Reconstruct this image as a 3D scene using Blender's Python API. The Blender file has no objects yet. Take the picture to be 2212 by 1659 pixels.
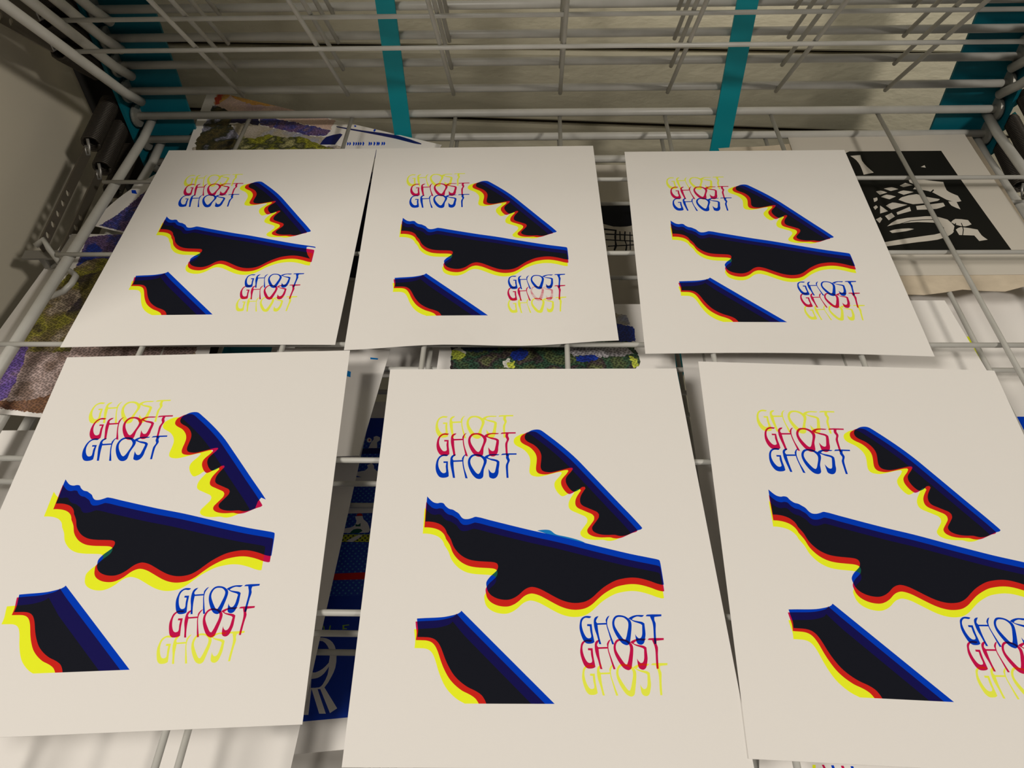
import bpy, bmesh, math, random
import numpy as np
from mathutils import Vector, Matrix
from mathutils.geometry import delaunay_2d_cdt

# ------------------------------------------------------------------ camera, world, lamps
U = 0.111            # one grid spacing of the rack wires, in metres
ZB = 0.85            # height of the shelf that carries the six prints
SC = bpy.context.scene
COL = SC.collection

def V(x, y, z):
    return Vector((x*U, y*U, z*U + ZB))

CAMP = [1731.315281,0.736455,0.02159,0.023066,-0.20738,-6.034862,3.96854,1.018905]
cam = bpy.data.cameras.new('camera')
camo = bpy.data.objects.new('camera', cam)
COL.objects.link(camo)
cam.sensor_fit = 'HORIZONTAL'
cam.sensor_width = 36.0
cam.lens = 36.0*CAMP[0]/2212.0
cam.clip_start = 0.01
camo.rotation_euler = (CAMP[1], CAMP[2], CAMP[3])
camo.location = V(CAMP[4], CAMP[5], CAMP[6])
SC.camera = camo

SC.view_settings.view_transform = 'Standard'
SC.view_settings.look = 'None'
SC.view_settings.gamma = 1.0
SC.view_settings.use_curve_mapping = False
SC.view_settings.exposure = 0.0

world = bpy.data.worlds.new('room_light')
SC.world = world
world.use_nodes = True
bg = world.node_tree.nodes['Background']
bg.inputs[0].default_value = (1.0, 0.95, 0.88, 1)
bg.inputs[1].default_value = 0.11

def lamp(name, loc, target, size, power, color):
    l = bpy.data.lights.new(name, 'AREA')
    l.shape = 'RECTANGLE'
    l.size = size[0]; l.size_y = size[1]
    l.energy = power; l.color = color
    o = bpy.data.objects.new(name, l)
    COL.objects.link(o)
    o.location = loc
    o.rotation_euler = (target - loc).to_track_quat('-Z', 'Y').to_euler()
    return o
lamp('ceiling_lamp', V(-10.5, -11, 15.8), V(0, -1.5, 0), (0.6, 0.6), 31.5, (1.0, 0.94, 0.86))
lamp('ceiling_lamp', V(15.5, -14.6, 15.8), V(0, -1.5, 0), (0.2, 0.2), 27, (1.0, 0.93, 0.84))

# ------------------------------------------------------------------ data traced from the prints (sheet space, 1/10000)
ART = {"t1":[[[2203,2828],[2057,2812],[1978,2835],[1916,2873],[1872,2925],[1837,3000],[1819,3090],[1813,3164],[1822,3253],[1849,3341],[1897,3421],[1956,3479],[2036,3504],[2115,3504],[2193,3490],[2246,3461],[2236,3356],[2208,3209],[2198,3023],[2054,3023],[2057,3072],[2145,3072],[2134,3165],[2147,3253],[2155,3334],[2130,3359],[2075,3370],[2019,3348],[1959,3282],[1913,3194],[1892,3105],[1895,3030],[1914,2963],[1951,2910],[2013,2873],[2084,2865],[2157,2868]],[[2444,2817],[2372,2823],[2309,2858],[2275,2911],[2269,3001],[2273,3091],[2299,3209],[2344,3371],[2379,3509],[2448,3509],[2423,3385],[2391,3209],[2375,3043],[2654,3031],[2665,3121],[2685,3210],[2725,3357],[2768,3519],[2842,3525],[2795,3400],[2742,3269],[2706,3136],[2690,3031],[2694,2957],[2719,2874],[2781,2809],[2718,2828],[2664,2889],[2639,2941],[2644,2986],[2372,2994],[2341,2949],[2359,2896],[2413,2858]],[[3063,2809],[2975,2821],[2904,2866],[2850,2942],[2829,3032],[2841,3136],[2884,3254],[2952,3371],[3025,3459],[3105,3520],[3200,3543],[3278,3524],[3324,3474],[3335,3372],[3344,3269],[3382,3166],[3420,3077],[3432,3003],[3418,2950],[3353,2890],[3264,2837],[3167,2811]],[[3064,2859],[3152,2864],[3249,2905],[3315,2972],[3335,3032],[3318,3122],[3272,3240],[3219,3357],[3173,3398],[3117,3372],[3036,3284],[2953,3166],[2915,3076],[2908,3002],[2938,2927],[2992,2879]],[[3353,2890],[3409,2852],[3505,2819],[3649,2807],[3842,2815],[3786,2845],[3618,2845],[3513,2867],[3461,2905],[3522,2935],[3666,2958],[3778,2988],[3834,3033],[3830,3137],[3811,3255],[3806,3358],[3772,3452],[3717,3510],[3647,3532],[3576,3520],[3521,3488],[3504,3416],[3486,3247],[3526,3299],[3574,3350],[3638,3369],[3685,3343],[3708,3270],[3731,3167],[3750,3063],[3723,3033],[3571,2995],[3458,2950],[3418,2943]],[[3931,2795],[4381,2785],[4380,2828],[4147,2831],[4130,2898],[4165,2996],[4113,3123],[4107,3285],[4120,3511],[4055,3511],[4043,3329],[4036,3137],[4085,3018],[4042,2928],[4051,2830],[3882,2842]]],"t2":[[[6359,7018],[6304,7005],[6192,7005],[6109,7038],[6057,7084],[6032,7155],[6013,7257],[6025,7359],[6063,7473],[6104,7548],[6170,7598],[6255,7607],[6342,7595],[6389,7570],[6377,7485],[6358,7359],[6351,7183],[6227,7183],[6223,7225],[6296,7231],[6297,7333],[6314,7441],[6299,7479],[6242,7491],[6182,7466],[6126,7384],[6094,7295],[6081,7206],[6093,7129],[6138,7070],[6197,7044],[6308,7051]],[[6558,7005],[6488,7018],[6436,7057],[6414,7115],[6410,7206],[6426,7308],[6469,7434],[6510,7616],[6568,7616],[6540,7510],[6516,7358],[6509,7199],[6749,7192],[6757,7256],[6785,7358],[6823,7509],[6857,7621],[6912,7615],[6876,7522],[6823,7371],[6783,7243],[6775,7167],[6792,7089],[6860,6992],[6800,7018],[6749,7076],[6740,7102],[6745,7156],[6505,7163],[6476,7128],[6488,7089],[6525,7044]],[[7126,6982],[7027,6998],[6966,7043],[6927,7102],[6909,7179],[6921,7282],[6970,7396],[7043,7509],[7126,7596],[7215,7633],[7270,7633],[7330,7596],[7356,7521],[7392,7395],[7422,7268],[7434,7166],[7414,7101],[7364,7056],[7267,7004]],[[7128,7024],[7231,7037],[7305,7082],[7345,7140],[7340,7230],[7301,7345],[7264,7446],[7222,7521],[7177,7509],[7101,7421],[7021,7307],[6976,7218],[6975,7140],[7010,7069],[7063,7033]],[[7364,7056],[7425,7023],[7525,6991],[7623,6978],[7807,6981],[7745,7023],[7618,7013],[7527,7036],[7457,7075],[7495,7095],[7604,7114],[7728,7133],[7787,7165],[7786,7255],[7783,7394],[7750,7508],[7715,7583],[7662,7620],[7607,7626],[7540,7601],[7509,7546],[7502,7395],[7538,7452],[7588,7489],[7645,7476],[7687,7407],[7705,7306],[7718,7204],[7682,7178],[7521,7133],[7439,7095]],[[7889,6971],[8283,6964],[8276,7007],[8081,7023],[8070,7087],[8093,7165],[8069,7305],[8050,7482],[8040,7607],[7985,7607],[7990,7482],[8013,7242],[8003,7126],[7973,7049],[7963,7012],[7843,7007]]],"w1":[[[4793,2122],[4730,2157],[4680,2204],[4653,2287],[4675,2369],[4759,2439],[4927,2521],[5033,2602],[5125,2717],[5168,2842],[5162,2977],[5136,3134],[5139,3233],[5183,3300],[5276,3337],[5441,3350],[5608,3322],[5800,3278],[6016,3228],[6124,3219],[6145,3250],[6079,3334],[5965,3443],[5905,3529],[5898,3637],[5944,3744],[6018,3840],[6106,3903],[6188,3893],[6296,3840],[6383,3776],[6466,3766],[6490,3808],[6419,3893],[6341,3998],[6297,4102],[6299,4216],[6361,4288],[6504,4349],[6658,4410],[6777,4461],[6828,4522],[6815,4602],[6742,4692],[6641,4801],[6590,4870],[6594,4939],[6655,4997],[6795,5046],[6992,5066],[7237,5062],[7345,5085],[7455,5091],[7591,5069],[7707,5027],[7918,4949],[8034,4919],[8075,4884],[8027,4821],[7794,4562],[7456,4206],[7047,3766],[6624,3312],[6298,2968],[5961,2661],[5615,2382],[5380,2206],[5213,2087],[5128,2055],[5017,2050],[4893,2074]]],"w2":[[[1611,4177],[1616,4030],[1719,4123],[1820,4192],[1942,4220],[2036,4205],[2133,4224],[2197,4295],[2308,4369],[2428,4397],[2513,4443],[2610,4500],[2685,4590],[2769,4642],[2898,4646],[3015,4617],[3132,4586],[3556,4678],[4256,4832],[4857,4959],[5528,5087],[6314,5261],[6832,5376],[7621,5541],[8210,5645],[8423,5688],[8453,5722],[8464,5917],[8470,6282],[8419,6290],[8268,6258],[8119,6209],[7930,6159],[7738,6126],[7541,6121],[7341,6143],[7138,6185],[6932,6267],[6744,6365],[6576,6479],[6429,6584],[6266,6664],[6108,6701],[5914,6712],[5722,6688],[5532,6633],[5342,6553],[5152,6464],[4960,6383],[4766,6342],[4631,6366],[4519,6421],[4386,6521],[4254,6593],[4100,6638],[3926,6638],[3752,6603],[3598,6531],[3510,6440],[3475,6340],[3463,6248],[3495,6183],[3572,6099],[3682,6015],[3760,5949],[3793,5883],[3793,5826],[3759,5778],[3658,5749],[3455,5736],[3184,5721],[2957,5683],[2750,5596],[2597,5479],[2488,5351],[2411,5192],[2348,5102],[2274,5011],[2247,4950],[2184,4869],[2062,4787],[1894,4735],[1729,4715],[1612,4714],[1614,4453]]],"w3":[[[1573,7065],[1797,7054],[2090,7044],[2324,7028],[2518,6997],[2673,6961],[2750,6925],[2788,6889],[3070,7110],[3465,7421],[4039,7872],[4593,8307],[4951,8588],[5232,8809],[5524,9038],[3671,9050],[3543,8915],[3506,8829],[3459,8744],[3375,8655],[3227,8578],[3022,8502],[2814,8389],[2640,8254],[2501,8088],[2397,7927],[2311,7763],[2258,7674],[2185,7583],[2084,7515],[1947,7480],[1773,7472],[1619,7470],[1625,7323],[1592,7167]]]}
BLOB = [[4953,4952],[5088,4933],[5244,4929],[5355,4952],[5462,5027],[5549,5062],[5725,5095],[5965,5143],[6182,5201],[6353,5262],[6112,5239],[5458,5095]]
OFF = {"t1":[[0,0],[-0.00154,-0.06509],[-0.00874,-0.12032]],"t2":[[0,0],[-0.00257,0.05168],[-0.00206,0.10414]],"w1":[[0,0],[-0.01491,0.00631],[-0.03599,0.01262]],"w2":[[0,0],[-0.00154,0.01538],[-0.00514,0.03156]],"w3":[[0,0],[-0.01183,0.00671],[-0.02211,0.02367]]}
CLIPV = 0.8823
QUADS = {"P1":[[-3.5977,0.4298],[-1.6805,0.4376],[-1.6233,-2.0916],[-3.5751,-2.1176]],"P2":[[-1.6763,0.4376],[0.2925,0.4598],[0.3556,-2.0751],[-1.553,-2.1416]],"P3":[[0.5695,0.3567],[2.5193,0.3635],[2.4765,-2.196],[0.5324,-2.1736]],"P4":[[-3.4849,-2.2175],[-1.5101,-2.146],[-1.337,-4.6792],[-3.275,-4.79]],"P5":[[-1.2058,-2.3264],[0.7279,-2.3125],[0.7964,-4.847],[-1.1135,-4.8708]],"P6":[[0.8813,-2.2517],[2.8189,-2.3321],[2.71,-4.87],[0.7775,-4.8034]]}
KNOCK1 = [[7968,5708],[8043,5690],[8309,5740],[8442,5808],[8584,6456],[8234,6270],[8094,6084],[7995,5873]]
KNOCK4 = [[7762,4834],[7844,4728],[8211,4871],[8259,5106],[7722,5007]]
SHEETS = {"linocut":{"z":-0.226,"q":[[2.2107,1.0484],[3.8694,0.9758],[3.9136,-1.0486],[2.141,-1.0665]],"l":[["lino_black",[[[1224,1817],[2849,1598],[3067,1463],[8124,1388],[8228,3758],[8526,8848],[1134,8804]]]],["paper_grey",[[[3004,1853],[3568,1771],[3512,2268],[3634,2750],[3842,3220],[3268,3387],[3300,2687],[3218,2203]],[[6491,2745],[6749,2589],[6741,2796]],[[5486,3576],[5946,3596],[6185,3742],[7223,3930],[7145,4546],[7290,4753],[7547,4958],[7561,5349],[7298,5408],[6855,5249],[6379,4736],[5991,4556],[5448,4478],[5731,4179],[5461,3968]],[[4850,4224],[5216,4005],[5541,4181],[5005,4329]],[[3963,4456],[4405,4345],[4692,4484],[4262,4628]],[[4572,4735],[4912,4579],[5396,4693],[4820,4906]],[[3623,5069],[3961,4895],[4386,5029],[3989,5235]],[[4434,5266],[4667,5079],[5481,4851],[5817,5013],[6531,5211],[6369,5333],[5045,5581]],[[3659,5699],[4060,5465],[4363,5530],[4747,5627],[3848,5959]],[[5145,5707],[6598,5466],[6597,5699],[6095,5900],[5094,5970]],[[4031,6153],[4813,5760],[4776,6053],[4022,6313]],[[3383,5681],[3479,5812],[3645,6070],[3207,6232]],[[3388,6402],[3780,6178],[3852,6433],[3475,6684]],[[6889,5372],[7294,5369],[7264,5936],[6929,5673]],[[3210,5170],[3418,5101],[3377,5304],[3173,5438]],[[3503,4674],[3762,4602],[4048,4739],[3614,4915]],[[3018,5791],[3197,5659],[3247,5790],[3049,5985]],[[2877,6626],[3151,6469],[3201,6594],[2977,6874]],[[3270,7079],[3896,6638],[4927,6467],[5766,6408],[6329,6633],[6484,7078],[6330,7405],[5979,7672],[5320,7934],[4325,8086],[2817,8336],[2824,8081],[3780,7877],[4952,7670],[5647,7512],[5939,7188],[5831,6858],[4802,6803],[3881,6915]],[[3270,7393],[3570,7285],[4259,7213],[4476,7258],[4062,7393],[3362,7509]],[[6432,6809],[6730,6592],[7318,6667],[7365,6949],[6995,7088],[6626,6996]],[[6456,7297],[6768,7133],[7505,7297],[7533,7675],[7690,7940],[7253,8023],[7173,7674],[6469,7641]]]],["lino_black",[[[6034,4865],[6482,4486],[6495,4562],[6117,4914]],[[3410,7134],[4521,6693],[5685,6612],[5684,6657],[4521,6737]],[[6290,7405],[6611,6857],[6650,6879],[6337,7426]],[[6529,7779],[6794,7297],[6888,6856],[6929,6856],[6843,7297],[6568,7779]]]]]},"newsprint":{"z":-0.232,"q":[[1.5155,0.8056],[3.9605,1.0888],[3.8951,-1.1834],[1.7201,-1.353]],"l":[]},"landscape_curl":{"z":-0.2,"q":[[-3.6907,1.8791],[-1.1252,0.7741],[-1.5456,-1.1336],[-3.4473,-0.8704]],"l":[["land_mid",[[[166,3096],[5735,1379],[7136,9336],[351,9467]]]],["land_sky",[[[294,-107],[961,-144],[1610,-107],[2418,-23],[3769,-15],[4899,64],[4899,641],[4157,648],[3260,649],[2046,739],[1187,1034],[637,731],[360,708]]]],["land_orange",[[[294,-107],[961,-144],[1610,-107],[2427,5],[2009,153],[1251,207],[732,30],[545,521],[378,701]]]],["land_red",[[[296,-96],[471,-83],[516,169],[528,527],[378,701]]]],["land_dark",[[[249,2979],[309,1766],[328,1206],[360,708],[1594,1978],[1837,2750],[830,4107]],[[360,708],[637,731],[1172,977],[1114,1372],[1151,1675],[1033,2478],[249,2979],[309,1766]]]],["land_pale",[[[1143,1488],[1657,1284],[2730,1218],[3421,1190],[4236,1196],[4849,1069],[4770,1856],[1837,2750],[1594,1978]]]],["land_navy",[[[1187,1034],[1519,763],[2030,681],[2136,1220],[1657,1284],[1128,1430]]]],["land_purple",[[[2046,739],[2673,718],[3260,649],[4157,648],[4899,641],[4829,1006],[4236,1196],[3421,1190],[2730,1218],[2136,1220]]]],["land_olive",[[[1632,1966],[2100,2011],[2675,1630],[3205,1660],[3922,1364],[4690,1602],[5424,1657],[5321,2831],[1591,3890],[1645,2809]]]],["ink_navy",[[[4849,1069],[5349,701],[5457,736],[5340,1401],[4733,1589]],[[5036,337],[6172,239],[7808,52],[9018,201],[9044,267],[8670,309],[7734,279],[6257,338],[5103,396]]]],["ink_blue",[[[5680,1152],[5720,1142],[5771,1219],[5757,1309],[5732,1350]],[[5794,1114],[5835,1106],[5886,1183],[5874,1276],[5847,1314]],[[5879,1074],[5925,1078],[5975,1151],[5967,1260],[5937,1287]],[[6026,1007],[6078,1030],[6126,1096],[6128,1231],[6091,1239]],[[6135,1004],[6178,998],[6230,1075],[6219,1172],[6191,1208]],[[6230,971],[6275,968],[6326,1044],[6316,1145],[6287,1178]],[[6322,951],[6364,941],[6416,1019],[6403,1109],[6377,1151]],[[6420,877],[6475,906],[6523,971],[6529,1114],[6489,1116]],[[6674,804],[6728,827],[6777,894],[6780,1030],[6742,1038]],[[6759,804],[6805,803],[6857,878],[6849,982],[6819,1014]],[[6886,741],[6940,760],[6990,829],[6992,961],[6954,973]],[[7008,695],[7064,722],[7114,788],[7119,930],[7079,934]],[[7081,687],[7133,700],[7185,771],[7183,895],[7148,913]],[[7228,646],[7278,655],[7331,727],[7327,845],[7294,868]],[[7314,621],[7363,628],[7417,701],[7412,817],[7379,841]],[[5755,36],[5854,66],[5822,145],[5761,124]],[[6072,-187],[6172,-158],[6140,-78],[6078,-99]],[[6632,-24],[6735,6],[6703,87],[6639,65]],[[6633,47],[6735,77],[6703,158],[6639,136]],[[7165,-114],[7270,-84],[7238,-2],[7173,-23]],[[7571,-153],[7677,-123],[7645,-40],[7579,-62]],[[7837,-153],[7945,-122],[7912,-39],[7845,-61]]]],["ink_navy",[[[6484,1394],[7680,1030],[7799,1595],[6670,1926]],[[6551,2840],[9477,2028],[9806,5400],[7382,5931]]]],["ink_slate",[[[7172,5977],[9806,5400],[10707,10536],[7868,10906]]]]]},"landscape_left":{"z":-0.236,"q":[[-4.2792,-0.4748],[-2.8425,-0.5149],[-2.5376,-2.6599],[-4.3893,-2.4742]],"l":[["land_taupe",[[[1273,262],[9255,401],[9434,7403],[8374,9670],[4192,9863],[1520,9774],[1419,7024],[1273,5253],[1751,2749]]]],["land_purple",[[[1273,262],[4333,-291],[4196,901],[3404,2014],[1773,2581]]]],["land_blue",[[[1670,964],[2007,762],[2740,1314],[2410,2219],[1836,2545]]]],["land_yellowish",[[[1751,2749],[2463,2043],[4864,1969],[4339,4482],[3928,7426],[1619,7563],[1343,6444],[1273,5253]]]],["land_brown",[[[2182,3381],[5127,1961],[6689,4379],[4557,6506],[4008,6062],[2741,5628],[3021,4540]]]],["land_violet",[[[778,8238],[1193,7261],[1789,7071],[2179,8150],[2371,9441],[1520,9774]]]],["land_rust",[[[1346,9547],[3274,9464],[4251,9138],[8173,9039],[8374,9670],[4192,9863],[1520,9774]]]]]},"purple_corner":{"z":-0.222,"q":[[-3.7826,0.4027],[-2.5521,0.0067],[-2.8943,-0.7536],[-4.1302,-0.3887]],"l":[["land_purple",[[[734,9823],[1068,7872],[1089,4862],[833,1207],[10351,754],[9834,9668],[2181,9818]]]],["ink_blue",[[[108,3886],[376,3755],[778,4289],[412,4376]]]]]},"top_white":{"z":-0.2335,"q":[[-2.1387,-1.8732],[-1.2952,-1.8862],[-1.3773,-2.8663],[-2.0957,-2.9016]],"l":[["ink_sky",[[[6508,1912],[6964,2037],[7064,2542],[6607,2416]],[[8371,729],[9121,806],[9115,933],[8420,896]]]]]},"halftone_print":{"z":-0.232,"q":[[-0.9254,-1.3902],[0.8156,-1.3916],[0.7209,-3.5891],[-0.9488,-3.6067]],"l":[["land_green",[[[194,-581],[7013,-581],[8430,2325],[8487,2720],[8278,3164],[7957,5360],[839,5360]]]],["land_white",[[[565,2239],[784,2038],[1182,2268],[939,2495],[627,2551]],[[2754,2664],[3012,2551],[3141,2971],[2828,2993]]]],["land_yellow",[[[539,2239],[746,2182],[1198,2438],[848,2636],[580,2608]],[[2916,2720],[3231,2692],[3274,2993],[2933,2993]],[[8049,2495],[8417,2551],[8447,2943],[8236,2971]]]],["land_lilac",[[[5446,1980],[7806,1980],[8269,2353],[7572,2495],[5714,2438],[5341,2239]]]],["land_dnavy",[[[778,1980],[2548,1980],[2459,2239],[1179,2239]]]],["land_blue",[[[3003,2410],[3466,2096],[3848,2268],[3650,2608],[3175,2636]],[[5767,2495],[6619,2382],[6774,2551],[6401,2720],[5926,2692]],[[7583,794],[8279,1156],[8354,1777],[7599,1806]],[[7595,943],[8022,1047],[8285,1082],[8351,1392],[8349,1766],[7614,1766]]]],["land_pale",[[[7506,449],[8045,555],[8211,1047],[7958,1047],[7595,964]]]]]},"white_right":{"z":-0.238,"q":[[0.8499,-1.3414],[2.9234,-1.3436],[3.12,-4.4],[0.8,-4.45]],"l":[]},"white_far_right":{"z":-0.486,"q":[[2.75,-0.54],[3.95,-0.54],[3.95,-3.1],[2.75,-3.1]],"l":[["ink_yellow",[[[3040,3700],[3483,3700],[3458,4157],[3079,4157]],[[3137,4196],[3545,4196],[3566,4544],[3104,4545]],[[3132,4583],[3651,4582],[3641,4961],[3070,4961]]]],["ink_blue",[[[3724,6872],[4667,6870],[4347,7845],[3431,7848]]]]]},"lino_small":{"z":-0.486,"q":[[-0.1233,0.949],[1.0676,0.9361],[0.924,-1.453],[-0.2104,-1.454]],"l":[["ink_black",[[[3902,2725],[6957,2725],[6949,4010],[6495,4082],[5482,4082],[4695,3920],[3904,3920]]]],["ink_black",[[[4748,4189],[5701,4279],[5721,4367],[4747,4296]],[[5589,4279],[5723,4279],[5658,4982],[5728,5241],[5554,5541],[5445,5498],[5565,5155],[5521,4720]],[[4856,4500],[7032,4588],[7028,4650],[4855,4580]],[[6315,4367],[6426,4385],[6371,4895],[6500,5241],[6432,5541],[6323,5541],[6394,5155],[6260,4895]],[[4851,4851],[7069,4938],[7065,4999],[4850,4921]],[[5010,5241],[7057,5155],[7054,5215],[5009,5310]],[[5923,4367],[6012,4367],[6016,4895],[5927,4895]],[[6705,4412],[6783,4412],[6764,5498],[6676,5498]]]]]},"plain_white":{"z":-0.487,"q":[[-2.3,0.4],[-0.7,0.4],[-0.7,-1.93],[-2.3,-1.93]],"l":[]},"big_white":{"z":-0.484,"q":[[-4.1358,-2.4691],[-1.4274,-2.4324],[-1.5029,-4.9098],[-3.7628,-4.9494]],"l":[]},"blue_poster":{"z":-0.738,"q":[[-2.3861,-1.9659],[-0.7853,-1.9589],[-0.5184,-4.472],[-2.042,-4.6311]],"l":[["blue_dots",[[[105,597],[9954,630],[9722,6610],[45,6395]]]],["poster_blue",[[[726,6200],[9742,6352],[9698,9270],[652,9320]],[[105,597],[9954,630],[9901,1360],[241,1372]]]],["paper",[[[5313,1705],[5423,1510],[5538,1403],[5534,1312],[5677,1277],[5847,1333],[5827,1441],[5709,1494],[5716,1708]],[[5204,1425],[5258,1347],[5343,1336],[5442,1395],[5445,1467],[5375,1509],[5265,1494]],[[4611,2528],[5163,2484],[5320,2384],[5270,2298],[5477,2231],[5597,2319],[5601,2422],[5768,2526],[5775,2713],[5082,2709],[4616,2595]],[[3974,3646],[4863,3647],[5039,3587],[5760,3585],[5770,3872],[3993,3866]],[[4033,4346],[4640,4299],[4832,4226],[4891,4104],[4816,3962],[5148,3953],[5199,4064],[5381,4177],[5502,4396],[5439,4471],[5089,4477],[4042,4452]],[[4076,2705],[5728,2695],[5735,2880],[4089,2871]],[[3239,7407],[3488,7333],[3747,7337],[4037,7409],[4239,7568],[4330,7810],[4309,8102],[4167,8327],[3938,8557],[3761,8591],[3443,8577],[3243,8595]],[[3442,8562],[3668,8573],[4044,9169],[3798,9157]],[[3758,8563],[3914,8542],[4459,9068],[4199,9164]],[[3223,9156],[3285,8569],[3442,8562],[3400,9164]]]],["poster_blue",[[[3497,7418],[3756,7428],[3956,7556],[4067,7740],[4043,7974],[3825,8110],[3558,8185],[3420,8179]],[[3416,8336],[3664,8318],[3883,8228],[4060,8063],[4024,8263],[3863,8483],[3734,8548],[3417,8547]]]],["ink_navy",[[[4558,1716],[6170,1713],[6174,1908],[4571,1909]]]],["ink_red",[[[5290,1426],[5336,1383],[5395,1420],[5349,1462]],[[4873,3947],[4900,3892],[5010,3872],[5123,3896],[5157,3954]],[[3526,5638],[5580,5639],[5539,5841],[3543,5812]]]],["ink_green",[[[4853,4196],[4964,4223],[5071,4170],[5077,4278],[4857,4273]],[[4609,4481],[4775,4363],[5082,4355],[5173,4418],[5001,4481]]]],["yellow_dots",[[[3959,4495],[5618,4536],[5584,4762],[3979,4721]],[[4088,2854],[5965,2860],[5968,2974],[4096,2954]]]],["ink_lime",[[[3725,7030],[3764,7031],[3803,7141],[3965,7147],[3992,7034],[4040,7036],[4007,7195],[3769,7185]],[[4505,7044],[4769,7038],[4780,7061],[4579,7068],[4573,7124],[4689,7135],[4691,7156],[4566,7155],[4515,7168]]]],["paper",[[[4494,4704],[5004,4536],[5180,4556],[4756,4741]]]]]},"bottom_white":{"z":-0.99,"q":[[-2.0481,-4.1564],[-0.9496,-4.1402],[-0.8969,-5.1321],[-1.9475,-5.1521]],"l":[]},"stroke_print":{"z":-0.234,"q":[[0.9257,-4.5442],[2.135,-4.5255],[1.8927,-5.3241],[0.7796,-5.346]],"l":[["ink_crimson",[[[2562,2401],[2657,2401],[3020,3374],[2888,3374]],[[3339,2452],[3453,2452],[3775,3374],[3643,3374]]]],["ink_blue",[[[2941,2427],[3055,2427],[3303,3374],[3171,3374]],[[3737,2478],[3851,2478],[4096,3374],[3964,3374]]]],["ink_yellow",[[[2183,2401],[2315,2401],[2303,3374],[2171,3374]]]]]}}

# ------------------------------------------------------------------ materials
def srgb(r, g, b):
    f = lambda c: (c/255.0)/12.92 if c/255.0 <= 0.04045 else ((c/255.0+0.055)/1.055)**2.4
    return (f(r), f(g), f(b), 1.0)

MATS = {}
def mat(name, col, rough=0.6, metal=0.0, spec=0.5, bump=None, vary=None, squash=None):
    m = bpy.data.materials.new(name); m.use_nodes = True
    nt = m.node_tree; b = nt.nodes['Principled BSDF']
    b.inputs['Base Color'].default_value = col
    b.inputs['Roughness'].default_value = rough
    b.inputs['Metallic'].default_value = metal
    b.inputs['Specular IOR Level'].default_value = spec
    tc = nt.nodes.new('ShaderNodeTexCoord')
    if vary:                                         # (scale, second colour, contrast)
        n = nt.nodes.new('ShaderNodeTexNoise'); n.inputs['Scale'].default_value = vary[0]; n.inputs['Detail'].default_value = 6
        r = nt.nodes.new('ShaderNodeValToRGB')
        r.color_ramp.elements[0].color = col; r.color_ramp.elements[1].color = vary[1]
        r.color_ramp.elements[0].position = 0.5-vary[2]; r.color_ramp.elements[1].position = 0.5+vary[2]
        nt.links.new(tc.outputs['Object'], n.inputs['Vector'])
        nt.links.new(n.outputs['Fac'], r.inputs['Fac'])
        nt.links.new(r.outputs['Color'], b.inputs['Base Color'])
    if bump:                                         # (scale, strength, distance)
        n = nt.nodes.new('ShaderNodeTexNoise'); n.inputs['Scale'].default_value = bump[0]; n.inputs['Detail'].default_value = 5
        bp = nt.nodes.new('ShaderNodeBump'); bp.inputs['Strength'].default_value = bump[1]; bp.inputs['Distance'].default_value = bump[2]
        if squash:
            mp = nt.nodes.new('ShaderNodeMapping'); mp.inputs['Scale'].default_value = squash
            nt.links.new(tc.outputs['Object'], mp.inputs['Vector']); nt.links.new(mp.outputs['Vector'], n.inputs['Vector'])
        else: nt.links.new(tc.outputs['Object'], n.inputs['Vector'])
        nt.links.new(n.outputs['Fac'], bp.inputs['Height'])
        nt.links.new(bp.outputs['Normal'], b.inputs['Normal'])
    MATS[name] = m
    return m

def mat_dots(name, base, dot, per_metre, size):      # halftone screen of round dots
    m = bpy.data.materials.new(name); m.use_nodes = True
    nt = m.node_tree; b = nt.nodes['Principled BSDF']; b.inputs['Roughness'].default_value = 0.6
    tc = nt.nodes.new('ShaderNodeTexCoord')
    mp = nt.nodes.new('ShaderNodeMapping'); mp.inputs['Scale'].default_value = (per_metre, per_metre, 0.0)
    mp.inputs['Rotation'].default_value = (0, 0, math.radians(45))
    vo = nt.nodes.new('ShaderNodeTexVoronoi'); vo.voronoi_dimensions = '2D'
    vo.inputs['Scale'].default_value = 1.0; vo.inputs['Randomness'].default_value = 0.0
    lt = nt.nodes.new('ShaderNodeMath'); lt.operation = 'LESS_THAN'; lt.inputs[1].default_value = size
    mx = nt.nodes.new('ShaderNodeMix'); mx.data_type = 'RGBA'
    mx.inputs[6].default_value = base; mx.inputs[7].default_value = dot
    nt.links.new(tc.outputs['Object'], mp.inputs['Vector']); nt.links.new(mp.outputs['Vector'], vo.inputs['Vector'])
    nt.links.new(vo.outputs['Distance'], lt.inputs[0]); nt.links.new(lt.outputs[0], mx.inputs[0])
    nt.links.new(mx.outputs[2], b.inputs['Base Color'])
    MATS[name] = m

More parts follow.
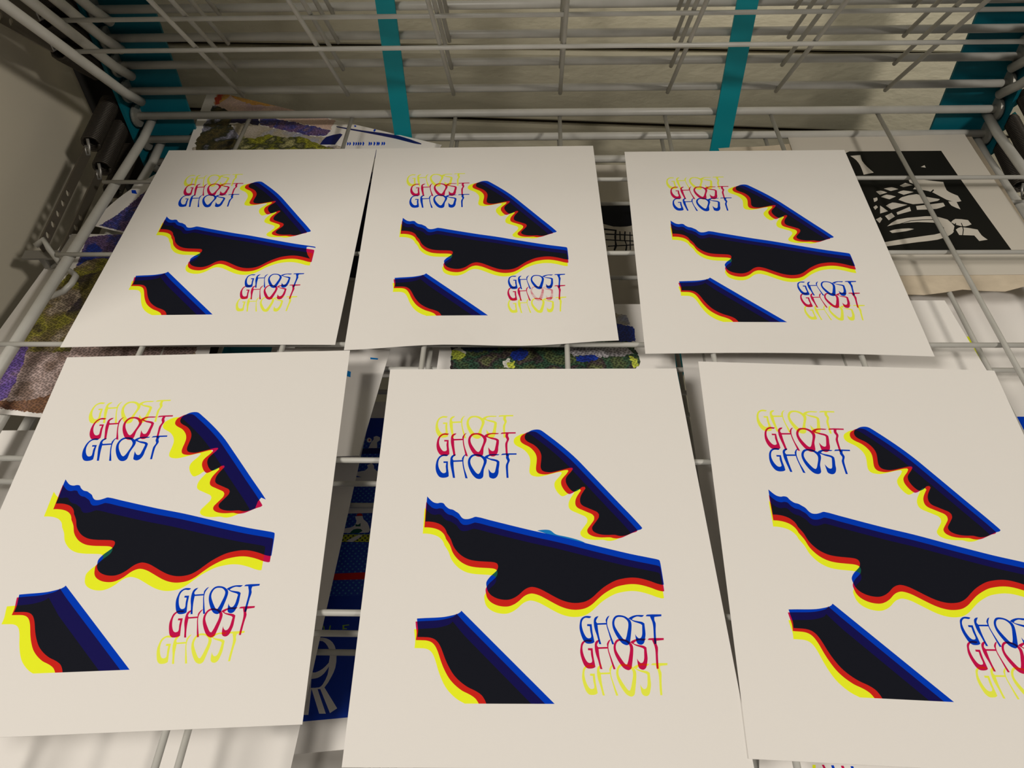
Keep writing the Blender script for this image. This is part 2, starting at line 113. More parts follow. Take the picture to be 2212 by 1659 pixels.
def mat_patch(name, cols, scale, grain=0.5):         # blotchy printed colour with a fine halftone grain
    m = bpy.data.materials.new(name); m.use_nodes = True
    nt = m.node_tree; b = nt.nodes['Principled BSDF']; b.inputs['Roughness'].default_value = 0.6
    tc = nt.nodes.new('ShaderNodeTexCoord')
    n = nt.nodes.new('ShaderNodeTexNoise'); n.inputs['Scale'].default_value = scale; n.inputs['Detail'].default_value = 3
    r = nt.nodes.new('ShaderNodeValToRGB')
    k = len(cols)
    for i, c in enumerate(cols):
        pos = 0.34 + 0.32*i/max(1, k-1)
        if i < 2: e = r.color_ramp.elements[i]; e.position = pos
        else: e = r.color_ramp.elements.new(pos)
        e.color = c
    mp = nt.nodes.new('ShaderNodeMapping'); mp.inputs['Scale'].default_value = (430, 430, 0)
    mp.inputs['Rotation'].default_value = (0, 0, 0.5)
    vo = nt.nodes.new('ShaderNodeTexVoronoi'); vo.voronoi_dimensions = '2D'; vo.inputs['Randomness'].default_value = 0.6
    vo.inputs['Scale'].default_value = 1.0
    mr = nt.nodes.new('ShaderNodeMapRange'); mr.inputs[1].default_value = 0.15; mr.inputs[2].default_value = 0.75
    mr.inputs[3].default_value = 1.0-grain; mr.inputs[4].default_value = 1.0+grain
    mx = nt.nodes.new('ShaderNodeMix'); mx.data_type = 'RGBA'; mx.blend_type = 'MULTIPLY'; mx.inputs[0].default_value = 1.0
    nt.links.new(tc.outputs['Object'], n.inputs['Vector']); nt.links.new(n.outputs['Fac'], r.inputs['Fac'])
    nt.links.new(tc.outputs['Object'], mp.inputs['Vector']); nt.links.new(mp.outputs['Vector'], vo.inputs['Vector'])
    nt.links.new(vo.outputs['Distance'], mr.inputs[0])
    nt.links.new(r.outputs['Color'], mx.inputs[6]); nt.links.new(mr.outputs[0], mx.inputs[7])
    nt.links.new(mx.outputs[2], b.inputs['Base Color'])
    MATS[name] = m

mat('paper', (0.80, 0.77, 0.73, 1), 0.75, spec=0.25, bump=(900, 0.05, 0.0005))
mat('ink_yellow', (0.86, 0.93, 0.02, 1), 0.6, spec=0.15)
mat('ink_pale_yellow', (0.82, 0.87, 0.075, 1), 0.6, spec=0.15)
mat('ink_crimson', (0.56, 0.004, 0.075, 1), 0.65, spec=0.1)
mat('ink_pale_crimson', (0.66, 0.16, 0.22, 1), 0.6, spec=0.3, vary=(160, (0.76, 0.55, 0.55, 1), 0.12))
mat('ink_red', (0.62, 0.016, 0.010, 1), 0.65, spec=0.1)
mat('ink_blue', (0.0, 0.045, 0.52, 1), 0.7, spec=0.05)
mat('ink_green', (0.0, 0.10, 0.07, 1), 0.5, spec=0.3)
mat('ink_purple', (0.004, 0.002, 0.08, 1), 0.6, spec=0.15)
mat('ink_black', (0.006, 0.007, 0.013, 1), 0.7, spec=0.12)
mat('ink_sky', (0.0, 0.20, 0.58, 1), 0.5, spec=0.3)
mat('ink_navy', (0.004, 0.010, 0.12, 1), 0.5, spec=0.3)
mat('ink_slate', (0.03, 0.032, 0.05, 1), 0.6, spec=0.3)
mat('ink_lime', (0.30, 0.50, 0.03, 1), 0.6, spec=0.3)
mat('lino_black', (0.009, 0.009, 0.007, 1), 0.7, spec=0.12)
mat('poster_blue', (0.0, 0.034, 0.38, 1), 0.55, spec=0.3)
mat_dots('blue_dots', (0.0, 0.040, 0.40, 1), (0.05, 0.24, 0.50, 1), 330, 0.22)
mat_dots('yellow_dots', (0.55, 0.60, 0.02, 1), (0.03, 0.05, 0.02, 1), 380, 0.30)
mat('paper_grey', (0.56, 0.52, 0.45, 1), 0.8, spec=0.2)
mat('newsprint', (0.62, 0.53, 0.40, 1), 0.85, spec=0.1, vary=(60, (0.52, 0.44, 0.33, 1), 0.2), bump=(200, 0.3, 0.001))
h = lambda *a: srgb(*a)
mat_patch('land_mid', [h(150,140,125), h(190,180,165), h(120,105,120)], 30)
mat_patch('land_sky', [h(205,175,165), h(220,190,175), h(190,160,165)], 25, 0.15)
mat_patch('land_orange', [h(200,140,60), h(215,165,80), h(190,120,70)], 40, 0.2)
mat_patch('land_red', [h(170,40,20), h(190,70,40)], 60, 0.3)
mat_patch('land_dark', [h(35,35,30), h(90,80,45), h(40,45,30), h(150,150,170)], 45, 0.5)
mat_patch('land_pale', [h(190,180,170), h(170,160,140), h(150,155,180)], 30, 0.2)
mat_patch('land_navy', [h(15,15,70), h(40,30,60), h(10,20,90)], 40, 0.4)
mat_patch('land_purple', [h(80,60,110), h(110,85,125), h(50,60,140), h(125,100,115)], 50, 0.6)
mat_patch('land_olive', [h(60,60,20), h(150,150,40), h(50,55,35), h(170,165,110)], 45, 0.5)
mat_patch('land_taupe', [h(120,100,90), h(175,155,150), h(135,115,108), h(150,130,125), h(130,115,75)], 24, 0.55)
mat_patch('land_brown', [h(50,45,25), h(110,100,40), h(60,50,45), h(85,70,95)], 22, 0.6)
mat_patch('land_yellowish', [h(70,60,30), h(140,135,45), h(120,105,70), h(165,150,130), h(100,85,75)], 30, 0.6)
mat_patch('land_violet', [h(70,50,130), h(110,85,150), h(130,110,110)], 40, 0.6)
mat_patch('land_rust', [h(90,55,40), h(120,85,60), h(105,80,75)], 40, 0.5)
mat_patch('land_green', [h(40,60,40), h(75,85,50), h(35,70,50), h(60,45,50), h(90,95,60)], 45, 0.8)
mat_patch('land_white', [h(210,205,195), h(190,190,180)], 45, 0.2)
mat_patch('land_yellow', [h(200,205,70), h(150,165,60)], 60, 0.5)
mat_patch('land_lilac', [h(150,145,150), h(180,175,180), h(120,115,120)], 45, 0.6)
mat_patch('land_dnavy', [h(15,30,80), h(30,50,70)], 60, 0.5)
mat_patch('land_blue', [h(10,50,150), h(20,40,130)], 60, 0.5)
mat('rod_enamel', (0.50, 0.49, 0.45, 1), 0.38, spec=0.5, vary=(35, (0.44, 0.43, 0.39, 1), 0.15))
mat('teal_steel', (0.0, 0.13, 0.17, 1), 0.5, spec=0.3, vary=(20, (0.0, 0.10, 0.14, 1), 0.2))
mat('teal_strap', (0.0, 0.27, 0.32, 1), 0.5, spec=0.3, vary=(20, (0.0, 0.24, 0.29, 1), 0.2))
mat('zinc', (0.36, 0.35, 0.31, 1), 0.5, metal=0.6)
mat('dark_steel', (0.045, 0.038, 0.03, 1), 0.45, metal=0.5)
mat('strap_steel', (0.16, 0.14, 0.11, 1), 0.45, metal=0.6)
mat('grey_steel', (0.30, 0.29, 0.27, 1), 0.4, metal=0.6)
mat('wall_paint', (0.64, 0.59, 0.44, 1), 0.5, spec=0.4, bump=(120, 0.55, 0.003), squash=(0.5, 1, 1))
mat('wall_gap', (0.03, 0.022, 0.016, 1), 0.8)
mat('panel_paint', (0.62, 0.57, 0.46, 1), 0.5, spec=0.4, bump=(15, 0.05, 0.003))
mat('shade_black', (0.022, 0.02, 0.017, 1), 0.7, spec=0.2)  # near-black paint for the shade beyond the left panel
mat('floor_concrete', (0.25, 0.24, 0.22, 1), 0.7, vary=(6, (0.20, 0.19, 0.18, 1), 0.2))

# ------------------------------------------------------------------ helpers
def link_mesh(name, bm, mats, parent=None, smooth=False):
    me = bpy.data.meshes.new(name)
    bm.normal_update()
    bm.to_mesh(me); bm.free()
    for m in (mats if isinstance(mats, (list, tuple)) else [mats]):
        me.materials.append(MATS[m])
    if smooth:
        me.polygons.foreach_set('use_smooth', [True]*len(me.polygons))
    o = bpy.data.objects.new(name, me)
    COL.objects.link(o)
    if parent: o.parent = parent
    return o

def tag(o, label=None, cat=None, group=None, kind=None):
    if label: o['label'] = label
    if cat: o['category'] = cat
    if group: o['group'] = group
    if kind: o['kind'] = kind
    return o

def empty(name, loc):
    o = bpy.data.objects.new(name, None); COL.objects.link(o); o.location = loc
    o.empty_display_size = 0.02
    return o

def tube(bm, pts, r, n=10):                          # round bar along a path, closed ends, in metres
    pts = [Vector(p) for p in pts]
    rings = []
    up = None
    for i, p in enumerate(pts):
        if i == 0: t = pts[1]-p
        elif i == len(pts)-1: t = p-pts[i-1]
        else: t = (pts[i+1]-p).normalized()+(p-pts[i-1]).normalized()
        t.normalize()
        if up is None:
            up = Vector((0, 0, 1)) if abs(t.z) < 0.9 else Vector((1, 0, 0))
        a = t.cross(up)
        if a.length < 1e-6: a = t.cross(Vector((1, 0, 0)))
        a.normalize(); b = a.cross(t).normalized(); up = b
        rr = r[i] if isinstance(r, (list, tuple)) else r
        rings.append([bm.verts.new(p+a*(rr*math.cos(2*math.pi*k/n))+b*(rr*math.sin(2*math.pi*k/n))) for k in range(n)])
    for i in range(len(rings)-1):
        for k in range(n):
            bm.faces.new((rings[i][k], rings[i+1][k], rings[i+1][(k+1) % n], rings[i][(k+1) % n]))
    bm.faces.new(rings[0]); bm.faces.new(list(reversed(rings[-1])))
    bmesh.ops.recalc_face_normals(bm, faces=bm.faces)

def box(bm, lo, hi):
    vs = [bm.verts.new((x, y, z)) for x in (lo[0], hi[0]) for y in (lo[1], hi[1]) for z in (lo[2], hi[2])]
    fs = [(0,1,3,2),(4,6,7,5),(0,4,5,1),(2,3,7,6),(0,2,6,4),(1,5,7,3)]
    return [bm.faces.new([vs[i] for i in f]) for f in fs]

def smooth_poly(P, sub=3):                           # rounds a traced outline, keeps its sharp corners
    P = np.asarray(P, float); n = len(P); out = []
    d = np.roll(P, -1, 0)-P
    L = np.maximum(np.linalg.norm(d, axis=1), 1e-9)
    dn = d/L[:, None]
    ang = np.degrees(np.arccos(np.clip((dn*np.roll(dn, 1, 0)).sum(1), -1, 1)))
    corner = ang > 48
    T = np.zeros_like(P)
    for i in range(n):
        if not corner[i]:
            t = P[(i+1) % n]-P[i-1]; t = t/max(np.linalg.norm(t), 1e-9)
            T[i] = t
    for i in range(n):
        j = (i+1) % n
        out.append(P[i])
        if L[i] < 1e-6: continue
        m0 = T[i]*L[i] if not corner[i] else d[i]; m1 = T[j]*L[i] if not corner[j] else d[i]
        if corner[i] and corner[j]: continue
        for s in range(1, sub):
            t = s/sub
            out.append((2*t**3-3*t**2+1)*P[i]+(t**3-2*t**2+t)*m0+(-2*t**3+3*t**2)*P[j]+(t**3-t**2)*m1)
    return np.array(out)

def inside(poly, pts):
    poly = np.asarray(poly); res = np.zeros(len(pts), bool)
    lo = poly.min(0); hi = poly.max(0)
    idx = np.where(((pts >= lo) & (pts <= hi)).all(1))[0]
    if len(idx) == 0: return res
    q = pts[idx]; c = np.zeros(len(idx), bool)
    x1, y1 = poly[:, 0], poly[:, 1]; x2, y2 = np.roll(x1, -1), np.roll(y1, -1)
    for a, b, e, f in zip(x1, y1, x2, y2):
        if b == f: continue
        c ^= ((b > q[:, 1]) != (f > q[:, 1])) & (q[:, 0] < (e-a)*(q[:, 1]-b)/(f-b)+a)
    res[idx] = c
    return res

def homography(q):                                   # unit square -> quad
    src = [(0,0),(1,0),(1,1),(0,1)]; A = []; b = []
    for (x, y), (u, v) in zip(src, q):
        A.append([x,y,1,0,0,0,-u*x,-u*y]); b.append(u)
        A.append([0,0,0,x,y,1,-v*x,-v*y]); b.append(v)
    return np.append(np.linalg.solve(np.array(A, float), np.array(b, float)), 1).reshape(3, 3)

def clip_bottom(P, v):                               # keep the part of an outline above a straight bottom line
    out = []; n = len(P)
    for i in range(n):
        a = P[i]; b = P[(i+1) % n]
        if a[1] <= v: out.append(a)
        if (a[1] <= v) != (b[1] <= v):
            t = (v-a[1])/(b[1]-a[1]); out.append(a+(b-a)*t)
    return np.array(out)

def printed_sheet(name, quad, z, outlines, classify, zfun=None, thick=0.003, grid=14, base='paper', outline=None):
    """ONE sheet of paper whose printed areas are faces of their own ink: outlines are cut into the sheet."""
    pts = []; edges = []
    def add(P, closed=True):
        s = len(pts); P = [tuple(x) for x in P]
        pts.extend(P)
        for i in range(len(P) if closed else len(P)-1): edges.append((s+i, s+(i+1) % len(P)))
    bound = []
    for i in range(grid): bound.append((i/grid, 0.0))
    for i in range(grid): bound.append((1.0, i/grid))
    for i in range(grid): bound.append((1-i/grid, 1.0))
    for i in range(grid): bound.append((0.0, 1-i/grid))
    add(bound)
    for i in range(1, grid):
        for j in range(1, grid): pts.append((i/grid+1e-4*((i*7+j*3) % 5), j/grid+1e-4*((i*3+j*5) % 5)))
    e = 0.0005
    for P in outlines:
        P = np.clip(np.asarray(P, float), e, 1-e)
        keep = [P[0]]
        for p in P[1:]:
            if abs(p-keep[-1]).max() > 2e-5: keep.append(p)
        if len(keep) > 2: add(keep)
    vo, eo, fo, *_ = delaunay_2d_cdt([Vector(p) for p in pts], edges, [], 0, 1e-6)
    UVp = np.array([tuple(v) for v in vo])
    F = [tuple(f) for f in fo]
    cen = np.array([UVp[list(f)].mean(0) for f in F])
    names, idx = classify(cen)
    Hm = homography(quad)
    q = np.hstack([UVp, np.ones((len(UVp), 1))]) @ Hm.T
    XY = q[:, :2]/q[:, 2:]
    Z = np.full(len(XY), z)
    if zfun is not None: Z = Z+zfun(UVp[:, 0], UVp[:, 1])
    if outline is not None: XY = XY+outline(UVp[:, 0], UVp[:, 1])
    c0 = XY.mean(0); org = V(c0[0], c0[1], z)
    bm = bmesh.new()
    top = [bm.verts.new((( x-c0[0])*U, (y-c0[1])*U, (zz-z)*U)) for (x, y), zz in zip(XY, Z)]
    bot = [bm.verts.new((( x-c0[0])*U, (y-c0[1])*U, (zz-z-thick)*U)) for (x, y), zz in zip(XY, Z)]
    used = {}
    for f, k in zip(F, idx):
        a = XY[f[0]]; b = XY[f[1]]; c = XY[f[2]]
        if (b[0]-a[0])*(c[1]-a[1])-(b[1]-a[1])*(c[0]-a[0]) < 0: f = tuple(reversed(f))
        ft = bm.faces.new([top[i] for i in f]); ft.material_index = int(k)
        fb = bm.faces.new([bot[i] for i in reversed(f)]); fb.material_index = 0
        for i in range(3):
            ed = (f[i], f[(i+1) % 3])
            if (ed[1], ed[0]) in used: used.pop((ed[1], ed[0]))
            else: used[ed] = 1
    for (a, b) in used:
        s = bm.faces.new((top[b], top[a], bot[a], bot[b])); s.material_index = 0
    o = link_mesh(name, bm, names)
    o.location = org
    return o

# ------------------------------------------------------------------ the setting
def structure(o): o['kind'] = 'structure'; return o

bm = bmesh.new()
WY = 2.2
zs = -7.6
rnd = random.Random(3)
for f in box(bm, V(-9, WY+0.12, -7.6), V(11, WY+0.4, 16)): f.material_index = 1
JOINTS = [(-8.6, 0), (-7.2, 0), (-5.9, -.01), (-4.6, -.01), (-3.3, -.02), (-2.2, -.03), (-1.5, -.04), (-0.77, -.046), (0.09, -.025), (0.93, -.02), (1.75, -.01), (2.6, 0), (3.9, 0), (5.2, 0), (6.5, 0), (7.8, 0), (9.1, 0), (10.4, 0), (11.7, 0), (13, 0)]
for (ja, sa), (jb, sb) in zip(JOINTS[:-1], JOINTS[1:]):   # painted boards, joints running slightly downhill
    g = 0.036 if -0.77 in (ja, jb) else 0.016
    ya, yb = WY+rnd.uniform(0, .012), WY+rnd.uniform(.02, .05)
    prof = []
    for x in (-8.9, 10.9):
        lo, hi = ja+sa*x+g, jb+sb*x-g
        prof.append([bm.verts.new(V(x, yy, zz)) for (yy, zz) in ((ya+.03, lo), (ya, lo+.03), (yb, hi-.03), (yb+.03, hi), (WY+.14, hi), (WY+.14, lo))])
    n = 6
    for q in range(n): bm.faces.new((prof[0][q], prof[1][q], prof[1][(q+1) % n], prof[0][(q+1) % n]))
    bm.faces.new(prof[0]); bm.faces.new(list(reversed(prof[1])))
bmesh.ops.recalc_face_normals(bm, faces=bm.faces)
structure(link_mesh('wall_back', bm, ['wall_paint', 'wall_gap']))
bm = bmesh.new(); prof = [(-4.95, -2.9), (-4.75, -2.9)]+[(-4.97+0.22*math.cos(a), 1.34+0.22*math.sin(a)) for a in [math.pi/2*q/8 for q in range(9)]]
lo_ = [bm.verts.new(V(x, y, -7.6)) for x, y in prof]; hi_ = [bm.verts.new(V(x, y, 14)) for x, y in prof]
for q in range(len(prof)): bm.faces.new((lo_[q], lo_[(q+1) % len(prof)], hi_[(q+1) % len(prof)], hi_[q]))
bm.faces.new(list(reversed(lo_))); bm.faces.new(hi_)
bmesh.ops.recalc_face_normals(bm, faces=bm.faces)
structure(link_mesh('wall_left', bm, 'panel_paint'))
bm = bmesh.new(); box(bm, V(-6.4, 1.72, -7.6), V(-4.22, 2.15, 14)); box(bm, V(-6.4, 1.58, -7.6), V(-5.0, 1.72, 14))  # added near-black boxes stand in for the shade in the gap behind the panel
structure(link_mesh('gap_shade_1', bm, 'shade_black'))
bm = bmesh.new(); box(bm, V(-16, -22, -7.9), V(16, 2.6, -7.66))
structure(link_mesh('floor', bm, 'floor_concrete'))

# ------------------------------------------------------------------ the rack frame
HY, HZ = 1.025, 0.036          # hinge line of the shelf with the prints
STEP = 0.253                   # height between shelves
TILT = math.radians(48.7)
rack = empty('rack_frame', V(0, 1.0, -7.66))
tag(rack, 'teal steel frame of the print drying rack, posts and straps at the back', 'rack')
IR = rack.matrix_world.inverted() if False else Matrix.Translation(-rack.location)
def rackpart(name, bm, m, smooth=False):
    bm.transform(IR); return link_mesh(name, bm, m, rack, smooth)
for s in (-1, 1):
    bm = bmesh.new()
    xo = 4.16; xi = 4.13
    box(bm, V(min(s*xi, s*xo), 0.90, -7.6), V(max(s*xi, s*xo), 1.13, 7.0))
    box(bm, V(min(s*3.60, s*xi), 1.10, -7.6), V(max(s*3.60, s*xi), 1.13, 7.0))
    post = rackpart('corner_post', bm, 'teal_steel')
    for k in range(-3, 5):
        if s < 0: continue
        bm = bmesh.new()
        z = HZ+k*STEP+0.10
        pts = [V(s*4.15, 1.02, z-0.07), V(s*4.19, 1.01, z-0.06), V(s*4.25, 1.0, z+0.02), V(s*4.27, 1.0, z+0.09)]
        for (a, b) in zip(pts[:-1], pts[1:]):
            d = Vector((0, 0.05*U, 0)); tk = Vector((0.02*U, 0, 0.02*U))
            vs = [bm.verts.new(p+e) for p in (a, b) for e in (-d, d)]
            vs2 = [bm.verts.new(p+e+tk) for p in (a, b) for e in (-d, d)]
            for q in ((vs[0], vs[1], vs[3], vs[2]), (vs2[0], vs2[2], vs2[3], vs2[1]), (vs[0], vs[2], vs2[2], vs2[0]), (vs[1], vs2[1], vs2[3], vs[3]), (vs[0], vs2[0], vs2[1], vs[1]), (vs[2], vs[3], vs2[3], vs2[2])):
                bm.faces.new(q)
        bmesh.ops.recalc_face_normals(bm, faces=bm.faces)
        bm.transform(IR)
        link_mesh('spring_tab', bm, 'teal_strap', post)
for (xa, xb) in ((-1.60, -1.435), (1.475, 1.655)):
    bm = bmesh.new(); box(bm, V(xa, 0.955, -7.6), V(xb, 0.985, 7.0))
    rackpart('strap', bm, 'teal_strap')
bm = bmesh.new(); box(bm, V(-4.16, 0.9, -7.64), V(4.16, 1.13, -7.55)); rackpart('foot_bar', bm, 'teal_steel')

# ------------------------------------------------------------------ the wire shelves, hinged at the back
def mm(x, y, z): return Vector((x*U, y*U, z*U))
def make_shelf():
    root = empty('wire_shelf', V(0, HY, HZ))
    bm = bmesh.new(); tube(bm, [mm(-4.13, 0, 0), mm(4.22, 0, 0)], 0.037*U, 14); link_mesh('hinge_rod', bm, 'rod_enamel', root, True)
    for s in (-1, 1):
        bm = bmesh.new(); tube(bm, [mm(s*4.02+.03, 0.07, -0.075), mm(s*4.02+.03, -0.25, -0.106), mm(s*4.03+.02, -6.3, -0.106)], 0.042*U, 14); link_mesh('side_rail', bm, 'rod_enamel', root, True)
        bm = bmesh.new()
        tube(bm, [mm(s*4.075, 0, 0), mm(s*4.10, 0, 0), mm(s*4.115, 0, 0)], [0.105*U, 0.105*U, 0.095*U], 24); link_mesh('washer', bm, 'zinc', root)
    for n in range(0, 7):
        y = -HY-1.0189*n if n < 6 else -6.28
        bm = bmesh.new()
        r = 0.0185 if n < 6 else 0.042
        zz = -0.066 if n < 6 else -0.106
        tube(bm, [mm(-4.075, y, zz), mm(4.125, y, zz)], r*U, 10); link_mesh('cross_wire' if n < 6 else 'front_rail', bm, 'rod_enamel', root, True)
    for k in range(-3, 4):
        bm = bmesh.new(); tube(bm, [mm(k, 0.05, -0.036), mm(k, -6.29, -0.036)], 0.0185*U, 10); link_mesh('lengthwise_wire', bm, 'rod_enamel', root, True)
    return root
def copy_tree(o, parent=None):
    c = o.copy(); COL.objects.link(c)
    if parent: c.parent = parent
    for ch in list(o.children): copy_tree(ch, c)
    return c
shelf0 = make_shelf()
SHELVES = {0: shelf0}
SL = {0: 'white wire shelf carrying the six GHOST prints, top one lying flat',
      -1: 'white wire shelf lying flat directly under the one with the GHOST prints',
      -2: 'white wire shelf second below the one with the GHOST prints',
      -3: 'white wire shelf third below the GHOST prints, under the blue poster',
      -4: 'white wire shelf lowest in view, under the one with the blue poster',
      1: 'white wire shelf tilted up, lowest of the raised shelves',
      2: 'white wire shelf tilted up, second of the raised shelves from below',
      3: 'white wire shelf tilted up, third of the raised shelves from below',
      4: 'white wire shelf tilted up, fourth of the raised shelves from below',}
for k in (0, -1, -2, -3, -4, 1, 2, 3, 4):
    o = shelf0 if k == 0 else copy_tree(shelf0)
    o.location = V(0, HY, HZ+k*STEP)
    if k > 0: o.rotation_euler = (-TILT, 0, 0)
    tag(o, SL[k], 'shelf', 'wire shelves of the drying rack')
    SHELVES[k] = o

# ------------------------------------------------------------------ springs with perforated straps
def make_spring():
    root = empty('tension_spring', V(-4.22, HY, HZ+0.18))
    bm = bmesh.new(); pts = []
    n = 30; R_ = 0.062
    for i in range(n*10+1):
        t = i/(n*10); a = 2*math.pi*n*t
        pts.append(mm(R_*math.cos(a), -0.06-0.60*t, R_*math.sin(a)))
    tube(bm, pts, 0.0105*U, 5); link_mesh('coil', bm, 'dark_steel', root, True)
    bm = bmesh.new(); tube(bm, [mm(0, -0.66, .05), mm(0, -0.70, 0), mm(0, -0.76, -.03), mm(0, -0.80, 0), mm(0, -0.77, .03), mm(0, -0.73, .03)], 0.012*U, 8); link_mesh('end_hook', bm, 'grey_steel', root, True)
    bm = bmesh.new(); tube(bm, [mm(0, -0.08, 0), mm(0, 0.0, .0), mm(0, 0.03, -.04)], 0.012*U, 8); link_mesh('anchor_hook', bm, 'dark_steel', root, True)
    # flat strap with five punched holes
    y0, y1, w, t = -0.76, -1.95, 0.042, 0.006
    holes = [-1.30-0.125*i for i in range(5)]
    P2 = []; E2 = []
    def addl(L):
        s = len(P2); P2.extend(L)
        for i in range(len(L)): E2.append((s+i, s+(i+1) % len(L)))
    addl([(y0, -w), (y0, w), (y1, w), (y1, -w)])
    hp = []
    for c in holes:
        L = [(c+0.026*math.cos(a), 0.026*math.sin(a)) for a in [2*math.pi*q/14 for q in range(14)]]
        hp.append(L); addl(L)
    vo, eo, fo, *_ = delaunay_2d_cdt([Vector(q) for q in P2], E2, [], 0, 1e-7)
    bm = bmesh.new()
    A = [bm.verts.new(mm(t, v[0], v[1])) for v in vo]; B = [bm.verts.new(mm(-t, v[0], v[1])) for v in vo]
    used = {}
    for f in fo:
        c = sum((Vector(vo[i]) for i in f), Vector((0, 0)))/3
        if any((c.x-hc)**2+c.y**2 < 0.024**2 for hc in holes): continue
        bm.faces.new([A[i] for i in f]); bm.faces.new([B[i] for i in reversed(f)])
        for i in range(3):
            e = (f[i], f[(i+1) % 3])
            if (e[1], e[0]) in used: used.pop((e[1], e[0]))
            else: used[e] = 1
    for (a, b) in used: bm.faces.new((A[b], A[a], B[a], B[b]))
    bmesh.ops.recalc_face_normals(bm, faces=bm.faces)
    link_mesh('perforated_strap', bm, 'strap_steel', root)
    bm = bmesh.new()
    box(bm, mm(-0.13, -2.02, -0.05), mm(0.10, -1.93, -0.035)); box(bm, mm(-0.02, -2.02, -0.16), mm(0.02, -1.93, -0.05))
    link_mesh('bracket', bm, 'grey_steel', root)
    bm = bmesh.new()
    tube(bm, [mm(0.0, -1.98, 0.05), mm(0.06, -1.95, 0.08), mm(0.10, -2.02, 0.05), mm(0.15, -2.08, -0.06), mm(0.24, -2.15, -0.07), mm(0.29, -2.22, -0.03), mm(0.29, -2.31, -0.02), mm(0.25, -2.38, -0.03), mm(0.12, -2.45, -0.05)], 0.020*U, 10)
    link_mesh('wire_loop', bm, 'rod_enamel', root, True)
    return root
spring0 = make_spring()
first = True
names = {-2: 'second shelf below the prints', -1: 'shelf under the prints', 0: 'shelf with the prints', 1: 'lowest raised shelf', 2: 'second raised shelf', 3: 'third raised shelf', 4: 'fourth raised shelf'}
for side in (-1, 1):
    for k in (0, -1, -2, 1, 2, 3, 4):
        o = spring0 if first else copy_tree(spring0)
        first = False
        o.location = V(4.235 if side > 0 else -4.265, HY, HZ+k*STEP+0.18)
        o.rotation_euler = (-TILT+0.1 if k > 0 else 0.14, 0, 0)
        o.scale = (1.25, 1, 1.25) if side < 0 else (-1, 1, 1)
        tag(o, 'dark coil spring with perforated strap, %s end of the %s' % ('left' if side < 0 else 'right', names[k]), 'spring', 'springs of the drying rack')

# ------------------------------------------------------------------ the six GHOST prints
INK = ['paper', 'ink_yellow', 'ink_crimson', 'ink_red', 'ink_blue', 'ink_green', 'ink_purple', 'ink_black', 'ink_sky', 'ink_pale_yellow', 'ink_pale_crimson']
def ghost_print(key, label, shift, extra, w3dv, z, zfun, knock=None, blob=False, pale_o=False):
    layers = {0: [], 1: [], 2: []}; outl = []
    for k, polys in ART.items():
        for li in range(3):                          # blue, crimson, yellow screens
            ox, oy = OFF[k][li]
            dx, dy = ox+shift[0]+extra.get((k, li), (0, 0))[0], oy+shift[1]+extra.get((k, li), (0, 0))[1]
            if k == 'w3': dy += w3dv
            S = [smooth_poly(np.array(P)/10000.0)+np.array([dx, dy]) for P in polys]
            if k == 'w3' and li:                     # that corner of the screen was cut slightly wider
                for P in S: P[:, 0] += (0, 0.0085, 0.0165)[li]*np.clip(1-(P[:, 0]-0.15)/0.10, -0.45, 1)
            if k == 'w3': S = [clip_bottom(P, CLIPV+w3dv) for P in S]
            outl += S
            layers[li].append((k, S))
    if knock is not None: knock = np.array(knock)/10000.0; outl.append(knock)
    if blob: B = smooth_poly(np.array(BLOB)/10000.0); outl.append(B)
    def classify(c):
        m = []
        tt = np.zeros(len(c), bool); faded = np.zeros(len(c), bool)
        for li in range(3):
            a = np.zeros(len(c), bool)
            for k, S in layers[li]:
                if len(S) == 1: h_ = inside(S[0], c)
                else:
                    h_ = inside(S[0], c) | inside(S[1], c) | (inside(S[2], c) & ~inside(S[3], c)) | inside(S[4], c) | inside(S[5], c)
                    if li == 2: tt |= h_
                    if li == 1 and k == 't2' and pale_o: faded |= (inside(S[2], c) & ~inside(S[3], c)) | inside(S[4], c)
                a |= h_
            m.append(a)
        if knock is not None:
            kk = inside(knock, c); m[0] &= ~kk
        code = m[2]*1+m[1]*2+m[0]*4
        code = np.where((code == 1) & tt, 9, code)
        code = np.where((code == 2) & faded, 10, code)
        if blob: code = np.where(inside(B, c) & (code == 0), 8, code)
        return INK, code
    o = printed_sheet('art_print', QUADS[key], z, outl, classify, zfun)
    return tag(o, label, 'print', 'GHOST prints drying on the top flat shelf')
pi = math.pi
bump_ = lambda t, c, w: np.exp(-((t-c)/w)**2)
ghost_print('P1', 'white GHOST print at the back left, its dark wing ending in a red block', (-.0115, 0), {('t1', 2): (-.012, 0)}, -.005, .0205, lambda u, v: .012*v**4*np.sin(u*3), KNOCK1)
ghost_print('P2', 'white GHOST print in the middle of the back row, lower crimson letters faded', (-.005, 0), {('t1', 2): (-.014, 0)}, -.007, .0205, lambda u, v: .016*v**6*(1-np.cos(u*2*pi*1.5)), pale_o=True)
ghost_print('P3', 'white GHOST print at the back right, overlapping the black and white linocut', (.001, 0), {('t1', 2): (-.004, 0)}, -.006, .0205, lambda u, v: .022*v**6*np.sin(u*pi))
ghost_print('P4', 'white GHOST print at the front left with thick yellow edges', (0, 0), {(k, 2): (-.016, .003) for k in ART}, -.005, .0205, None, KNOCK4)
ghost_print('P5', 'white GHOST print in the middle of the front row, light blue smear on the wing', (0, 0), {}, 0, .0205, None, blob=True)
ghost_print('P6', 'white GHOST print at the front right, cut by the photo edge and partly shaded', (0, 0), {('t1', 2): (-.008, 0)}, -.005, .026, None)

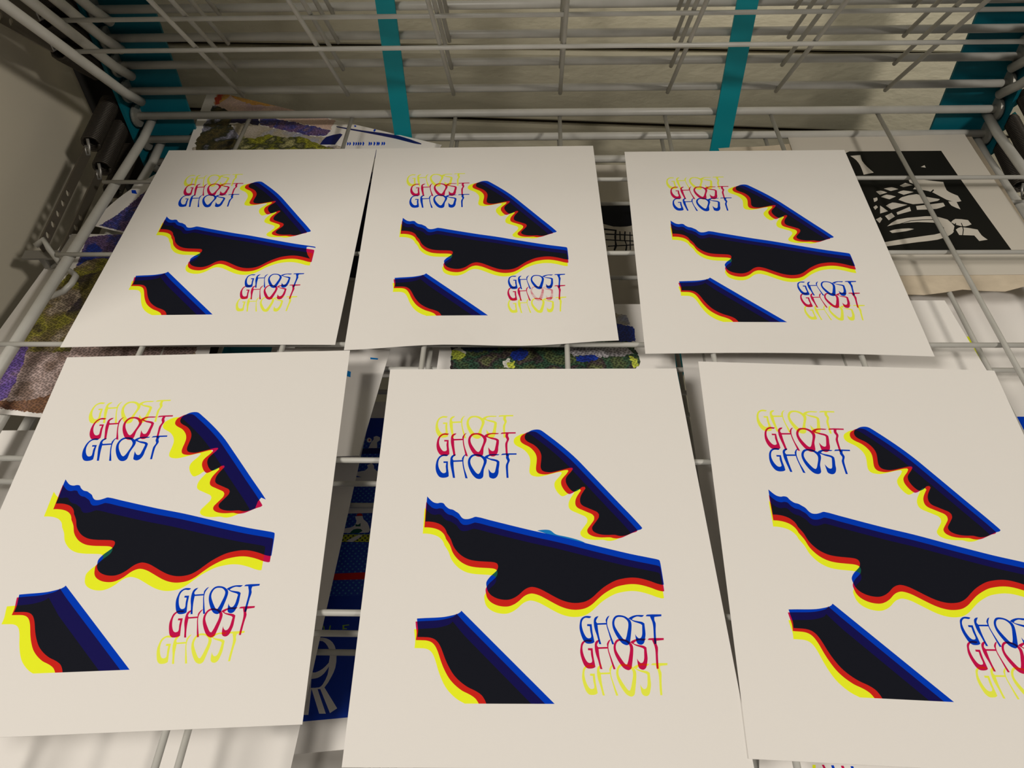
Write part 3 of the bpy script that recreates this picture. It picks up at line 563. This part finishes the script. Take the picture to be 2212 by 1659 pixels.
# ------------------------------------------------------------------ prints lying on the shelves underneath
def lower(key, label, cat, name, zfun=None, base='paper', group=None, outline=None):
    s = SHEETS[key]
    rg = np.random.RandomState(len(key)*7)
    def edge(m, P):                                  # printed halftone patches end in ragged rows of dots
        if not m.startswith('land'): return smooth_poly(np.array(P)/10000.0, 2)
        Q = smooth_poly(np.array(P)/10000.0, 4); out = []
        for a, b in zip(Q, np.roll(Q, -1, 0)):
            n = max(1, int(np.linalg.norm(b-a)/0.007))
            for i in range(n): out.append(a+(b-a)*i/n+rg.uniform(-1, 1, 2)*0.0048)
        return np.array(out)
    L = [(m, [edge(m, P) for P in polys]) for m, polys in s['l']]
    names = [base]
    for m, _ in L:
        if m not in names: names.append(m)
    outl = [P for _, ps in L for P in ps]
    def classify(c):
        code = np.zeros(len(c), int)
        for m, ps in L:
            for P in ps: code[inside(P, c)] = names.index(m)
        return names, code
    o = printed_sheet(name, s['q'], s['z'], outl, classify, zfun, base=base, outline=outline)
    return tag(o, label, cat, group)
lower('linocut', 'black and white linocut of a netted fish under the back right GHOST print', 'print', 'linocut_print', lambda u, v: .03*(u*(1-v))**3, base='paper_grey')
jag = lambda u, v: np.stack([0*u, (.02*np.sin(u*23)+.012*np.sin(u*61+1))*((v > .97)*1.0+(v < .03)*1.0)], 1)
lower('newsprint', 'beige newsprint sheet with torn edges under the black and white linocut', 'paper', 'newsprint_sheet', base='newsprint', outline=jag)
lower('landscape_curl', 'colour landscape print with orange sky sticking out at the back left', 'print', 'landscape_print', lambda u, v: .05*bump_(v, 0, .55)+.10*bump_(u, 0, .12)*bump_(v, 1, .25))
lower('landscape_left', 'speckled purple and brown landscape print under the two left GHOST prints', 'print', 'landscape_print')
lower('purple_corner', 'curled corner of a purple print beside the left edge of the back left GHOST print', 'print', 'landscape_print', lambda u, v: .05*bump_(u, 0, .25)*bump_(v, .5, .5))
lower('top_white', 'white sheet with small blue marks between the front left and front middle GHOST prints', 'paper', 'paper_sheet')
lower('halftone_print', 'green and blue halftone print showing between the two middle GHOST prints', 'print', 'halftone_print')
lower('white_right', 'plain white sheet with a rounded corner, right of the back right GHOST print', 'paper', 'paper_sheet')
lower('white_far_right', 'white sheet with yellow bars at the right edge, two shelves down', 'paper', 'paper_sheet')
lower('lino_small', 'black and white print in the gap between back middle and back right prints', 'print', 'linocut_print', base='paper_grey')
lower('plain_white', 'plain white sheet under the narrow gap between back left and back middle prints', 'paper', 'paper_sheet')
lower('big_white', 'large plain white sheet two shelves below the front left GHOST print', 'paper', 'paper_sheet')
lower('blue_poster', 'blue dotted poster with rowers and a large letter R deep under the front prints', 'poster', 'poster')
lower('bottom_white', 'white sheet deep under the blue poster at the bottom of the photo', 'paper', 'paper_sheet')
lower('stroke_print', 'white sheet with crimson and blue strokes under the front right GHOST print', 'print', 'art_print')
